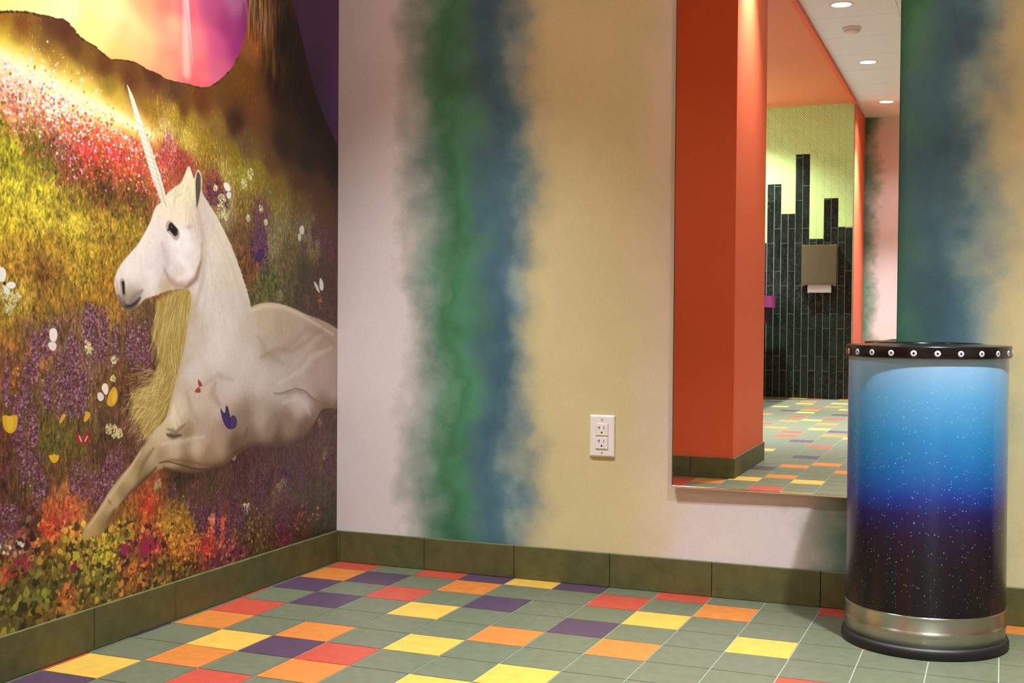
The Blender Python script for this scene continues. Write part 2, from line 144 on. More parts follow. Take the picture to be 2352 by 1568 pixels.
def _fill(img, mk, col, alpha=1.):
    if mk is None: return
    x0, y0, m = mk; h, w = m.shape; a = (m*alpha)[..., None]
    c = col[y0:y0+h, x0:x0+w] if isinstance(col, np.ndarray) and col.ndim == 3 else np.array(col, np.float32)/255
    img[y0:y0+h, x0:x0+w] = img[y0:y0+h, x0:x0+w]*(1-a)+c*a
def _seg(img, p, q, w0, w1, col, alpha=1., soft=.8):
    """tapered stroke, canvas cells"""
    r = max(w0, w1)+soft+1
    x0 = int(max(0, min(p[0], q[0])-r)); x1 = int(min(PW, max(p[0], q[0])+r+1)); y0 = int(max(0, min(p[1], q[1])-r)); y1 = int(min(PH, max(p[1], q[1])+r+1))
    if x1 <= x0 or y1 <= y0: return
    X = np.arange(x0, x1)[None, :]+.5; Y = np.arange(y0, y1)[:, None]+.5
    dx, dy = q[0]-p[0], q[1]-p[1]; L = dx*dx+dy*dy+1e-6
    t = np.clip(((X-p[0])*dx+(Y-p[1])*dy)/L, 0, 1)
    d = np.hypot(X-p[0]-t*dx, Y-p[1]-t*dy)-(w0+(w1-w0)*t)
    a = (np.clip(.5-d/soft, 0, 1)*alpha)[..., None]
    img[y0:y1, x0:x1] += (np.asarray(col, np.float32)-img[y0:y1, x0:x1])*a
def _poly(img, pts, w, col, alpha, soft):
    """soft modelling stroke laid down through its own mask so that it does not bead"""
    P = [np.array(_cv(p)) for p in pts]
    lo = np.min(P, 0)-w-soft-3; hi = np.max(P, 0)+w+soft+3
    x0, y0 = max(0, int(lo[0])), max(0, int(lo[1])); x1, y1 = min(PW, int(hi[0])), min(PH, int(hi[1]))
    X = np.arange(x0, x1)[None, :]+.5; Y = np.arange(y0, y1)[:, None]+.5
    d = np.full((y1-y0, x1-x0), 1e9)
    n = len(P)-1
    for i, (p, q) in enumerate(zip(P[:-1], P[1:])):
        dx, dy = q-p; L = dx*dx+dy*dy+1e-6
        t = np.clip(((X-p[0])*dx+(Y-p[1])*dy)/L, 0, 1)
        s = (i+t)/n
        d = np.minimum(d, np.hypot(X-p[0]-t*dx, Y-p[1]-t*dy)/np.maximum(.25, np.sin(np.pi*np.clip(s, .08, .92))**.5))
    a = (np.exp(-(d/(w*.6))**2) if soft > 1 else np.clip(1.2-d/w, 0, 1))*alpha
    img[y0:y1, x0:x1] += (np.array(col, np.float32)/255-img[y0:y1, x0:x1])*a[..., None]
def _field(tints, p=1.9, eps=12., step=8):
    T = np.array(tints, np.float32); P = np.array([_cv(t) for t in tints], np.float32)
    gx = np.arange(0, PW+step, step, dtype=np.float32); gy = np.arange(0, PH+step, step, dtype=np.float32)
    d = (gx[None, :, None]-P[:, 0])**2+(gy[:, None, None]-P[:, 1])**2+eps**2
    w = d**(-p); g = (w@(T[:, 2:5]/255))/w.sum(-1, keepdims=True)
    yi = np.arange(PH)/step; xi = np.arange(PW)/step
    y0 = yi.astype(int); x0 = xi.astype(int); fy = (yi-y0)[:, None, None].astype(np.float32); fx = (xi-x0)[None, :, None].astype(np.float32)
    a = g[y0]*(1-fy)+g[y0+1]*fy
    return (a[:, x0]*(1-fx)+a[:, x0+1]*fx).astype(np.float32)
def _noise(rng, cx, cy):
    n = rng.standard_normal((PH//cy+3, PW//cx+3)).astype(np.float32)
    yi = np.arange(PH)/cy; xi = np.arange(PW)/cx; y0 = yi.astype(int); x0 = xi.astype(int)
    s = lambda t: t*t*(3-2*t)
    fy = s(yi-y0)[:, None].astype(np.float32); fx = s(xi-x0)[None, :].astype(np.float32)
    a = n[y0]*(1-fy)+n[y0+1]*fy
    return a[:, x0]*(1-fx)+a[:, x0+1]*fx
def paint_mural():
    rng = np.random.default_rng(5)
    meadow = _field(MEADOW_TINTS, p=2.0, eps=16); img = meadow.copy()
    # broken colour: clumps and grain
    lum = meadow.mean(-1)
    grain = .5*_noise(rng, 3, 5)+.5*_noise(rng, 5, 9)+.4*_noise(rng, 14, 18)
    amp = np.clip((PTOP-np.arange(PH)/PS < 1250), 0, 1)
    zz = (PTOP-np.arange(PH)/PS)[:, None]; xx = (np.arange(PW)/PS)[None, :]
    # the far hillside is smooth, the near meadow is busy
    busy = np.clip((1290-zz-.35*(xx-500))/60, 0.12, 1)*np.clip(1.0, 0, 1)
    img *= (1+grain*.26*busy)[..., None]
    img = np.clip(img, 0, 1)
    # grass and stalk strokes in the colour that lies under them
    N = 26000
    X = rng.uniform(0, PW, N); Y = rng.uniform(0, PH, N)
    for k in range(N):
        x, y = X[k], Y[k]; z = PTOP-y/PS; xm = x/PS
        b = min(1., max(.0, (1290-z-.35*(xm-500))/60))
        if b < .25 and rng.random() > .18: continue
        low = z < 520
        c = meadow[int(y), int(x)]
        L = rng.uniform(4, 15)*(1 if low else 1.1); ang = rng.normal(0, .5 if xm < 800 and z > 850 else .28)
        f = rng.choice([.45, .62, 1.25, 1.5, 1.75])*rng.uniform(.85, 1.15)
        if low and xm > 900: f = 1+(f-1)*.8
        col = np.clip(c*f+rng.normal(0, .025, 3)+(.02 if f > 1 else 0), 0, 1)
        _seg(img, (x, y), (x+L*np.sin(ang), y-L*np.cos(ang)), rng.uniform(.5, 1.1), .3, col, .75)
    # leafy undergrowth along the bottom
    for k in range(3600):
        z = rng.uniform(90, 400)-abs(rng.normal(0, 40)); xm = rng.uniform(0, 1800)
        if z > 150+250*np.clip((1500-xm)/1400, .12, 1): continue
        x, y = _cv((xm, z))
        if not 0 < y < PH-1: continue
        c = meadow[int(min(y, PH-1)), int(min(x, PW-1))]
        r = rng.uniform(2.2, 9.5)*np.clip(1.35-xm/1600, .45, 1.15); a = rng.uniform(0, 6.28)
        f = rng.choice([.45, .7, 1.2, 1.5, 1.75]); hue = np.array([rng.normal(.97, .12), rng.normal(1.08, .1), .95])
        col = np.clip(c*f*hue, 0, 1)
        _seg(img, (x, y), (x+r*1.6*np.cos(a), y+r*1.6*np.sin(a)), r, .6, col, .85, 1.2)
        if r > 5: _seg(img, (x, y), (x+r*1.6*np.cos(a), y+r*1.6*np.sin(a)), .5, .3, col*.7, .6)
    # light streaming over the brow of the hill
    for w_, al, c in ((170, .45, (246, 196, 60)), (105, .55, (255, 228, 120)), (60, .7, (255, 244, 200))):
        _poly(img, [MARKS['m2'], MARKS['m3'], MARKS['m4'], MARKS['m5'], MARKS['m6']], w_*.55, c, al, 9)
    # blossom drifts
    for col, bx, bz, n, sp in BLOOMS:
        c0 = np.array(col)/255
        x0, y0 = _cv((bx, bz)); s = sp*PS
        for k in range(n):
            x, y = x0+rng.normal(0, s*.55), y0+rng.normal(0, s*.5)
            r = rng.uniform(1., 3.6)*(1.35 if bz < 420 else .8)
            a = rng.uniform(0, 6.28); cc = np.clip(c0*rng.uniform(.72, 1.15)+rng.normal(0, .03, 3), 0, 1)
            _seg(img, (x, y), (x+r*np.cos(a), y+r*np.sin(a)), r, r*.5, cc, .85, 1.2)
    # green stalks among the lavender and grass heads on the far slope
    for k in range(900):
        xm, z = rng.uniform(250, 900), rng.uniform(380, 800)
        x, y = _cv((xm, z)); L = rng.uniform(22, 60); a = rng.normal(0, .12)
        c = [(.46, .44, .14), (.36, .33, .12), (.56, .52, .22), (.30, .20, .10), (.42, .26, .14)][rng.integers(5)]
        _seg(img, (x, y), (x+L*np.sin(a), y-L*np.cos(a)), 1., .4, c, .55)
    for k in range(5200):
        xm = rng.uniform(820, 1790); s = (xm-820)/970
        z = 1285-330*s+rng.normal(0, 55)-rng.random()*90
        x, y = _cv((xm, z)); L = rng.uniform(4, 12)*(.7+.6*s); i, j = int(y), int(x)
        if not (0 <= i < PH and 0 <= j < PW): continue
        c = meadow[i, j]*rng.choice([.5, .7, 1.3, 1.6, 1.9])*np.array([1.05, 1., .8])
        _seg(img, (x, y), (x+rng.normal(0, 1.5), y-L), 1., .4, np.clip(c, 0, 1), .6)
    for k in range(1500):      # the blossoming drift below the light
        t = rng.random(); xm = 330+t*560; z = 1345-t*150-abs(rng.normal(0, 75))
        x, y = _cv((xm, z)); r = rng.uniform(1.4, 3.8)
        pale = rng.random() < np.clip(1.15-t-(1345-t*150-z)/150, .04, .9)
        c = [(1., .88, .84), (.97, .78, .80), (.99, .93, .88)][rng.integers(3)] if pale else [(.86, .26, .18), (.90, .42, .24), (.82, .20, .22), (.93, .58, .40), (.80, .45, .60), (.45, .42, .14)][rng.integers(6)]
        a = rng.uniform(0, 6.28)
        _seg(img, (x, y), (x+r*np.cos(a), y+r*np.sin(a)*.6), r, r*.5, c, .85, 1.2)
    # lavender and sage spikes
    for sx, sz, h, dark in SPIKES:
        x0, y0 = _cv((sx, sz)); H = h*PS
        for t in range(3 if dark else 4):
            x1 = x0+rng.normal(0, 9); top = y0+rng.uniform(-.1, .25)*H
            _seg(img, (x1, top), (x1+rng.normal(0, 3), top+H), .8, .8, (.28, .26, .1), .6)
            for k in range(int(H*.75)):
                v = (k/(H*.75))
                w = 2+6*min(1, v*2.2)
                x, y = x1+rng.normal(0, w*.6), top+v*H*.8
                if dark: c = np.array(rng.choice([0, 1, 2], p=[.5, .3, .2]) and (.46, .27, .38) or (.27, .12, .2))
                else: c = np.array([(.33, .17, .18), (.47, .29, .36), (.60, .41, .52), (.74, .55, .66)][rng.choice(4, p=[.42, .3, .19, .09])])
                r = rng.uniform(1.1, 3.0); a = rng.uniform(0, 6.28)
                _seg(img, (x, y), (x+2*np.cos(a), y+2*np.sin(a)), r, r*.6, np.clip(c+rng.normal(0, .03, 3), 0, 1), .8, 1.1)
    # cream umbels
    for cx_, cz, r0 in CREAM_HEADS:
        x0, y0 = _cv((cx_, cz)); R = r0*PS; base = np.array((.86, .82, .56)) if cx_ < 1350 and cz > 500 else np.array((.68, .62, .42))
        base = base*(.8 if cx_ > 1350 else 1)
        for k in range(int(10+R*2.6)):
            a = rng.uniform(0, 6.28); d = R*np.sqrt(rng.random())*.95
            _seg(img, (x0+d*np.cos(a), y0+d*np.sin(a)), (x0+d*np.cos(a)+1, y0+d*np.sin(a)), rng.uniform(1.5, 3.4), 1, np.clip(base*rng.uniform(.7, 1.15), 0, 1), .9, 1.2)
        _seg(img, (x0, y0+R), (x0+rng.normal(0, 3), y0+R*3.2), .8, .8, (.4, .38, .15), .6)
    # sky behind the hill, dusk beyond the tree
    crest = SKY_OUTLINE
    sky = _field(SKY_TINTS, p=1.7, eps=25)
    streak = _noise(rng, 160, 26)*.5+_noise(rng, 90, 60)*.5
    sky = np.clip(sky*(1+.05*streak[..., None]*np.array([.6, 1.1, .8])), 0, 1)
    mk = _mask(crest); _fill(img, mk, sky)
    x0, y0, m = mk
    a, b = _cv(MARKS['flare0']), _cv(MARKS['flare1'])
    keep = img.copy()
    for w, al in ((17, .28), (9, .28)):
        _seg(keep, a, b, w*.6, w, (.98, .78, .72), al, 9)
    _seg(keep, _cv(MARKS['fl0']), _cv(MARKS['fl1']), 2.6, .8, (1, .82, .74), .75, 2.2)
    _fill(img, mk, keep)
    dusk = np.zeros_like(img); dusk[:] = (.27, .16, .36)
    g = _noise(rng, 60, 200); dusk *= (1+.12*g)[..., None]; dusk += np.clip((zz-1550)/900, -.2, .3)[..., None]*np.array([.16, .0, -.02]); dusk = np.clip(dusk, 0, 1).astype(np.float32)
    for p_, q_ in zip(SKY_OUTLINE[3:32], SKY_OUTLINE[4:33]):
        for k in range(5):
            t = rng.random(); x, y = _cv((p_[0]+(q_[0]-p_[0])*t, p_[1]+(q_[1]-p_[1])*t)); r = rng.uniform(1, 3.2)
            _seg(img, (x, y+1.5), (x+4, y+1.5), r, r*.7, (.30, .15, .07), .9, 1.4)
    # bark of the arching tree
    T = _mask([(1195, 2050), (1195, 1760), (1240, 1600), (1330, 1480), (1500, 1400), (1590, 1400), (1560, 2050)], 14)
    barkc = img*(1+.35*(_noise(rng, 3, 60)+.6*_noise(rng, 7, 30))[..., None])
    _fill(img, T, np.clip(barkc, 0, 1).astype(np.float32), .8)
    _fill(img, _mask(DUSK_OUTLINE, 1), dusk)
    # mane hanging below the jaw
    mm = _mask(MANE_OUTLINE, 3)
    _fill(img, mm, (176, 146, 68), .92)
    def inside(mk, x, y):
        x0, y0, m = mk; i, j = int(y)-y0, int(x)-x0
        return 0 <= i < m.shape[0] and 0 <= j < m.shape[1] and m[i, j] > .4
    Mx = np.array([_cv(p) for p in MANE_OUTLINE]); lo, hi = Mx.min(0), Mx.max(0)
    for k in range(900):
        x, y = rng.uniform(lo[0], hi[0]), rng.uniform(lo[1], hi[1])
        if not inside(mm, x, y): continue
        v = (y-lo[1])/(hi[1]-lo[1]); ang = (-.12+.25*np.sin(v*7+x*.02)) if v < .55 else -(.35+1.25*(v-.5)*1.1+rng.normal(0, .18))
        c = np.array([(.90, .84, .62), (.80, .72, .42), (.62, .50, .20), (.50, .40, .14)][rng.choice(4, p=[.35, .3, .2, .15])])
        p = (x, y)
        for s in range(6):
            q = (p[0]+9*np.sin(ang), p[1]+9*np.cos(ang)); _seg(img, p, q, .9-.1*s, .8-.1*s, c, .55); p = q; ang += rng.normal(0, .12)
    for k in range(70):     # loose ends
        x, y = rng.uniform(lo[0]+10, lo[0]+90), rng.uniform(lo[1]+.55*(hi[1]-lo[1]), lo[1]+.85*(hi[1]-lo[1]))
        ang = -1.35+rng.normal(0, .25); p = (x+40, y)
        for s in range(9):
            q = (p[0]+9*np.sin(ang), p[1]+9*np.cos(ang)); _seg(img, p, q, .8, .6, (.82, .75, .48), .5); p = q; ang += rng.normal(0.02, .12)
    # the horse
    hb = _mask(_round(HORSE_OUTLINE, 1), 1); hf = _field(HORSE_TINTS, p=2.2, eps=22)
    hf = np.clip(_blur(hf, 7)*(1+.012*_noise(rng, 2, 3)+.012*_noise(rng, 9, 14))[..., None], 0, 1)
    horse = hf.astype(np.float32)
    for c, al, w, s, pts in HORSE_MODELLING:
        _poly(horse, pts, w*PS*(1.6 if s else 1.), c, al, 4 if s else 1)
    # hair strokes on the neck and poll
    px, py = _cv(MARKS['poll'])
    for k in range(260):
        t = rng.random(); x = px-30+t*(180*PS); y = py+15+t*(330*PS)+rng.normal(0, 26)
        ang = .35+rng.normal(0, .2); L = rng.uniform(14, 34)
        c = (.93, .87, .72) if rng.random() < .55 else (.72, .64, .50)
        _seg(horse, (x, y), (x+L*np.sin(ang), y+L*np.cos(ang)), .8, .3, c, .35)
    for k in range(40):     # forelock
        x = px-rng.uniform(5, 75); y = py+rng.uniform(0, 40); ang = -.7+rng.normal(0, .3); L = rng.uniform(16, 44)
        _seg(horse, (x, y), (x+L*np.sin(ang), y+L*np.cos(ang)), .9, .3, (.95, .89, .74) if k % 3 else (.66, .56, .36), .6)
    ex, ey = _cv(MARKS['eye'])
    for (dx, dy, rx, c, al) in ((0, 2, 25, (.52, .44, .40), .55), (1, 0, 17, (.20, .14, .12), .95), (0, -1, 12, (.07, .05, .05), 1.), (-4, -5, 2.2, (.75, .72, .75), .8)):
        _seg(horse, (ex+dx-rx*.45, ey+dy-rx*.32), (ex+dx+rx*.45, ey+dy+rx*.30), rx*.58, rx*.58, c, al, 5 if rx > 20 else 2.4)
    _seg(horse, (ex-18, ey+3), (ex-5, ey-14), 2.2, 1.6, (.12, .09, .08), .9, 2); _seg(horse, (ex-5, ey-14), (ex+16, ey-1), 1.6, 1.6, (.12, .09, .08), .9, 2)
    for k in range(0): _seg(horse, (ex-14+k*3, ey-9-5*np.sin(k*.35)), (ex-20+k*4, ey-20-5*np.sin(k*.35)), .6, .3, (.3, .24, .2), .5)
    nx, ny = _cv(MARKS['nostril'])
    _seg(horse, (nx-2, ny-14), (nx+3, ny+12), 7.5, 5, (.42, .34, .30), .6, 7); _seg(horse, (nx+1, ny-12), (nx+3, ny+9), 4.6, 3.6, (.14, .10, .09), .95, 2.4)
    _fill(img, hb, horse)
    # grass and blossoms overlap the belly and the foreleg
    for k in range(1500):
        t = rng.random(); xm = 900+t*860; z = 335+95*np.clip((xm-1000)/700, 0, 1)+rng.normal(0, 22)-20
        x, y = _cv((xm, z)); i, j = int(y), int(x)
        if not (0 <= i < PH and 0 <= j < PW): continue
        L = rng.uniform(6, 22); c = np.array([(.34, .22, .16), (.42, .28, .24), (.26, .16, .10), (.46, .30, .34), (.40, .34, .18)][rng.integers(5)])
        _seg(img, (x, y+8), (x+rng.normal(0, 3), y+8-L), 1.3, .5, c, .6, 1.2)
    # stray hairs along the crest
    for k in range(90):
        i = rng.integers(0, 9); A_, B_ = HORSE_OUTLINE[23+i], HORSE_OUTLINE[24+i]; t = rng.random()
        x, y = _cv((A_[0]+(B_[0]-A_[0])*t, A_[1]+(B_[1]-A_[1])*t)); ang = .75+rng.normal(0, .3); p = (x-6, y)
        for s in range(3):
            q = (p[0]+7*np.sin(ang), p[1]+7*np.cos(ang)); _seg(img, p, q, .8, .5, (.88, .82, .66), .5); p = q
    _fill(img, _mask(EAR_OUTLINE, 1), (62, 48, 38), .85)
    # horn with its spiral
    _fill(img, _mask(HORN_OUTLINE), (226, 214, 190))
    n = len(HORN_OUTLINE); Lp = [np.array(_cv(p)) for p in HORN_OUTLINE]
    left = [Lp[0]]+Lp[:10:-1]; right = Lp[1:11]
    def along(ch, t):
        t = t*(len(ch)-1); i = min(int(t), len(ch)-2); return ch[i]+(ch[i+1]-ch[i])*(t-i)
    for k in range(19):
        t = .1+.88*(k/19)**.8; a, b = along(left, t), along(right, t+.015)
        _seg(img, a, b, .7+.5*t, .5, (.60, .52, .40), .5, 1.4); _seg(img, a+(0, 4), b+(0, 4), .9, .9, (.97, .94, .86), .6, 1.4)
    _seg(img, along(right, .3), along(right, .98), 1.2, 2.2, (.62, .52, .36), .4, 3)
    for c, pts in WINGS_AND_TULIPS:
        _fill(img, _mask(_round(pts, 1 if len(pts) < 6 else 2)), c)
        if len(pts) > 4:
            ctr_mm = np.mean(pts, 0); ctr = _cv(ctr_mm); dk = np.array(c)/255*.72
            for p in pts[::2]:
                _seg(img, ctr, _cv((ctr_mm[0]*.25+p[0]*.75, ctr_mm[1]*.25+p[1]*.75)), .45, .3, dk, .28)
            if c[2] > 90 and c[0] < 90:
                for p, q in zip(_round(pts, 1), _round(pts, 1)[1:]+_round(pts, 1)[:1]): _seg(img, _cv(p), _cv(q), 1.3, 1.3, (.12, .07, .2), .8)
    g_ = img.mean(-1, keepdims=True); img = g_+(img-g_)*.93
    return np.clip(img, 0, 1)
# ------------------------------------------------------------------ materials of the room
WALLY, WALLX, H = -.054, -.018, 2.93
T = .1524
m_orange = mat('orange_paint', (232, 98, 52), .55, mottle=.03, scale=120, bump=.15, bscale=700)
m_soffit = mat('orange_paint_lightened', (226, 128, 80), .6, mottle=.03, scale=120)  # soffit orange, lightened so the colour carries light bounced off the floor
m_white_ceiling = mat('ceiling_white', (230, 234, 230), .9, mottle=.03, scale=300)
m_plain = mat('plain_paint', (228, 226, 220), .7, mottle=.02)
m_base = mat('base_tile_green', (88, 86, 46), .5, mottle=.22, scale=26, bump=.2, bscale=300)
m_grout = mat('floor_grout', (134, 136, 118), .8, mottle=.06)
m_steel = mat('brushed_steel', (178, 174, 160), .32, 1., mottle=.05, scale=12, aniso=.9)
m_chrome = mat('chrome', (225, 215, 205), .12, 1.)
m_black = mat('black_enamel', (18, 14, 14), .22, mottle=.1)
m_rubber = mat('black_rubber', (16, 13, 13), .5, mottle=.1)

def watercolour(name, axis_sign=1., shift=0.):
    m = bpy.data.materials.new(name); m.use_nodes = True; t = m.node_tree; b = t.nodes['Principled BSDF']
    L = t.links.new
    b.inputs['Roughness'].default_value = .62; b.inputs['Specular IOR Level'].default_value = .35
    tc = nd(t, 'ShaderNodeTexCoord'); sp = nd(t, 'ShaderNodeSeparateXYZ'); L(tc.outputs['Object'], sp.inputs[0])
    def math_(op, a, b_=None, c=None):
        n = nd(t, 'ShaderNodeMath', operation=op)
        for i, v in enumerate((a, b_, c)):
            if v is None: continue
            if isinstance(v, (int, float)): n.inputs[i].default_value = v
            else: L(v, n.inputs[i])
        return n.outputs[0]
    def noise(scale, detail, rough, sx=1, sz=1, seed=0):
        mp = nd(t, 'ShaderNodeMapping'); mp.inputs['Scale'].default_value = (sx, sx, sz); mp.inputs['Location'].default_value = (seed, seed*.37, seed*1.7)
        L(tc.outputs['Object'], mp.inputs[0])
        n = nd(t, 'ShaderNodeTexNoise'); n.inputs['Scale'].default_value = scale; n.inputs['Detail'].default_value = detail; n.inputs['Roughness'].default_value = rough
        L(mp.outputs[0], n.inputs['Vector']); return n.outputs['Fac']
    X = math_('MULTIPLY_ADD', sp.outputs['X'], axis_sign, shift)
    n1 = math_('MULTIPLY_ADD', noise(1.6, 2, .5, seed=3), .12, -.06)
    n2 = math_('MULTIPLY_ADD', noise(4.6, 8, .6, seed=8), .27, -.135)
    vo = nd(t, 'ShaderNodeTexVoronoi', feature='SMOOTH_F1'); vo.inputs['Scale'].default_value = 17; vo.inputs['Smoothness'].default_value = .25
    L(tc.outputs['Object'], vo.inputs['Vector'])
    n3 = math_('MULTIPLY_ADD', vo.outputs['Distance'], .035, -.015)
    warp = math_('ADD', math_('ADD', n1, n2), n3)
    # the wash bleeds most where the blue meets the cream, hardly at all inside the pale ground
    u0 = math_('FRACT', math_('DIVIDE', math_('ADD', math_('ADD', X, -.10), n1), 1.285))
    Xw = math_('ADD', X, warp)
    u = math_('FRACT', math_('DIVIDE', math_('ADD', Xw, -.10), 1.285))
    ramp = nd(t, 'ShaderNodeValToRGB'); L(u, ramp.inputs[0]); cr = ramp.color_ramp
    stops = [(.10, (224, 212, 209)), (.185, (224, 212, 209)), (.225, (196, 190, 182)), (.265, (160, 168, 156)), (.31, (128, 148, 134)), (.345, (92, 134, 108)), (.385, (64, 118, 82)), (.42, (72, 132, 96)), (.455, (78, 124, 112)), (.49, (74, 114, 120)),
             (.535, (70, 108, 124)), (.575, (84, 120, 132)), (.61, (124, 148, 148)), (.65, (154, 164, 148)), (.685, (190, 184, 148)), (.74, (212, 199, 148)), (.98, (212, 198, 150)),
             (1.10, (220, 202, 174)), (1.20, (224, 211, 207)), (1.38, (224, 212, 209))]
    while len(cr.elements) > 1: cr.elements.remove(cr.elements[0])
    cr.elements[0].position = 0; cr.elements[0].color = lin(stops[0][1])+(1,)
    for x, c in stops[1:]:
        e = cr.elements.new((x-.10)/1.285); e.color = lin(c)+(1,)
    # cloudy blotches of thinner and thicker pigment
    bl = noise(5.5, 4, .5, seed=21)
    r2 = nd(t, 'ShaderNodeValToRGB'); L(bl, r2.inputs[0]); r2.color_ramp.elements[0].position = .36; r2.color_ramp.elements[1].position = .66
    r2.color_ramp.elements[0].color = (.80, .80, .80, 1); r2.color_ramp.elements[1].color = (1.22, 1.2, 1.16, 1)
    mx = nd(t, 'ShaderNodeMix', data_type='RGBA', blend_type='MULTIPLY')
    band = nd(t, 'ShaderNodeValToRGB'); L(u, band.inputs[0]); be = band.color_ramp
    be.elements[0].position = (.22-.1)/1.285; be.elements[0].color = (.12, .12, .12, 1); be.elements[1].position = (.34-.1)/1.285; be.elements[1].color = (1, 1, 1, 1)
    e = be.elements.new((.62-.1)/1.285); e.color = (1, 1, 1, 1); e = be.elements.new((.72-.1)/1.285); e.color = (.16, .16, .16, 1)
    L(band.outputs[0], mx.inputs[0]); L(ramp.outputs[0], mx.inputs[6]); L(r2.outputs[0], mx.inputs[7])
    # woven texture of the wall covering
    wv = math_('ADD', noise(60, 2, .5, 1, 9, seed=1), noise(60, 2, .5, 9, 1, seed=2))
    w2 = nd(t, 'ShaderNodeMix', data_type='RGBA', blend_type='MULTIPLY'); w2.inputs[0].default_value = .16
    rr = nd(t, 'ShaderNodeValToRGB'); L(math_('MULTIPLY', wv, .5), rr.inputs[0]); rr.color_ramp.elements[0].position = .3; rr.color_ramp.elements[1].position = .7
    rr.color_ramp.elements[0].color = (.45, .45, .45, 1)
    L(mx.outputs[2], w2.inputs[6]); L(rr.outputs[0], w2.inputs[7]); L(w2.outputs[2], b.inputs['Base Color'])
    bp = nd(t, 'ShaderNodeBump'); bp.inputs['Strength'].default_value = .12; bp.inputs['Distance'].default_value = .001
    L(wv, bp.inputs['Height']); L(bp.outputs[0], b.inputs['Normal'])
    return m
m_wash = watercolour('watercolour_wall_covering')
m_wash_far = watercolour('watercolour_far_wall', -1., 1.08)

# ------------------------------------------------------------------ room shell
XR, YF, RX = 4.6, -10.02, -.62      # right wall, far wall, left wall of the washroom bay
BX, BY0, BY1 = .78, -3.515, -2.648  # orange partition
TX, TY = .725, -8.95               # end of the tiled wall, its plane
struct(box('wall_back', (-.2, WALLY, 0), (XR, WALLY+.12, H), m_wash))
struct(box('wall_left', (-.15, BY1+.02, 0), (WALLX-.0015, WALLY, H), m_plain))
struct(box('wall_right', (XR, YF, 0), (XR+.1, WALLY+.12, H), m_plain))
struct(box('wall_far', (.5, YF-.12, 0), (XR, YF, H), m_wash_far))
struct(box('wall_partition', (RX, BY0, 0), (BX, BY1, H), m_orange))
struct(box('wall_washroom', (RX-.1, TY-.1, 0), (RX, BY0, H), m_plain))
struct(box('wall_pier', (.60, YF, 0), (TX+.005, TY-.012, H), m_orange))

# floor: square tiles, five colours, laid on grout
cols = {'g': (91, 93, 71), 'r': (165, 62, 44), 'o': (180, 104, 42), 'y': (192, 150, 60), 'p': (70, 49, 68)}
fm = [m_grout]+[mat('floor_tile_'+n, cols[k], .42, mottle=.13, scale=34, bump=.12, bscale=260) for k, n in zip('groyp'[0:1]+'royp', ('green', 'red', 'orange', 'yellow', 'purple'))]
idx = {'g': 1, 'r': 2, 'o': 3, 'y': 4, 'p': 5}
near = ["rgrpypgrggrgpo", "opgoggrgoggyg.", "pgrgpggygggog.", "gpgygg"+"pggyggg.", "rggggogogggg"+"gp", "ogogyg"+"gggg"+"rggg", "gyprgg"+"ygggoggg", "gogogyg.......", "ygrg..........", "pg............"]
tab = {}
for j, row in enumerate(near):
    for i, c in enumerate(row):
        if c != '.': tab[i, j] = c
seen = dict(y=[(7,17),(5,17),(4,26),(7,32),(5,36),(4,41),(3,46),(1,50),(2,53),(4,54),(5,49)],
            o=[(6,18),(8,20),(6,21),(7,22),(6,33),(3,36),(5,39),(3,40),(3,48),(4,51),(2,55),(1,44),(4,16)],
            r=[(6,15),(6,28),(4,32),(4,34),(5,42),(3,43),(3,50),(3,16),(2,38),(3,15)],
            p=[(5,20),(6,24),(5,30),(6,35),(2,47),(5,45),(0,54)])
for c, ps in seen.items():
    for p in ps: tab[p] = c
rnd = random.Random(4)
bm = bmesh.new()
bx(bm, (-.75, YF-.02, -.05), (XR, .06, -.0012))
g = .0016
for i in range(-5, 31):
    for j in range(-1, 67):
        x0, x1, y1, y0 = i*T, (i+1)*T, -j*T, -(j+1)*T
        c = tab.get((i, j))
        if c is None:
            c = 'g' if (15 <= j <= 57 and -1 <= i <= 9) else rnd.choices('groyp', (60, 10, 11, 10, 9))[0]
        x0 = max(x0, -.74); y0 = max(y0, YF-.015)
        if y1-y0 < .01: continue
        bx(bm, (x0+g, y0+g, -.004), (x1-g, y1-g, 0), idx[c])
struct(obj('floor', bm, fm))

# ceiling: lay-in panels; painted soffit over the washroom bay
bm = bmesh.new(); bx(bm, (-.75, YF-.1, H+.006), (XR+.1, .07, H+.06))
px0, py0 = .742, -5.52
for i in range(-3, 7):
    for j in range(-8, 10):
        x0 = px0+i*.61; y0 = py0+j*.65
        lo = (max(x0+.002, -.75), max(y0+.002, YF)); hi = (min(x0+.608, XR), min(y0+.648, WALLY+.01))
        if hi[0]-lo[0] > .02 and hi[1]-lo[1] > .02: bx(bm, (lo[0], lo[1], H), (hi[0], hi[1], H+.012))
struct(obj('ceiling', bm, m_white_ceiling))
struct(box('ceiling_soffit', (RX, TY, 2.91), (.705, BY0, H-.001), m_soffit))
struct(box('trim_1', (.705, TY+.002, 2.896), (.742, BY0-.001, H-.001), m_orange))

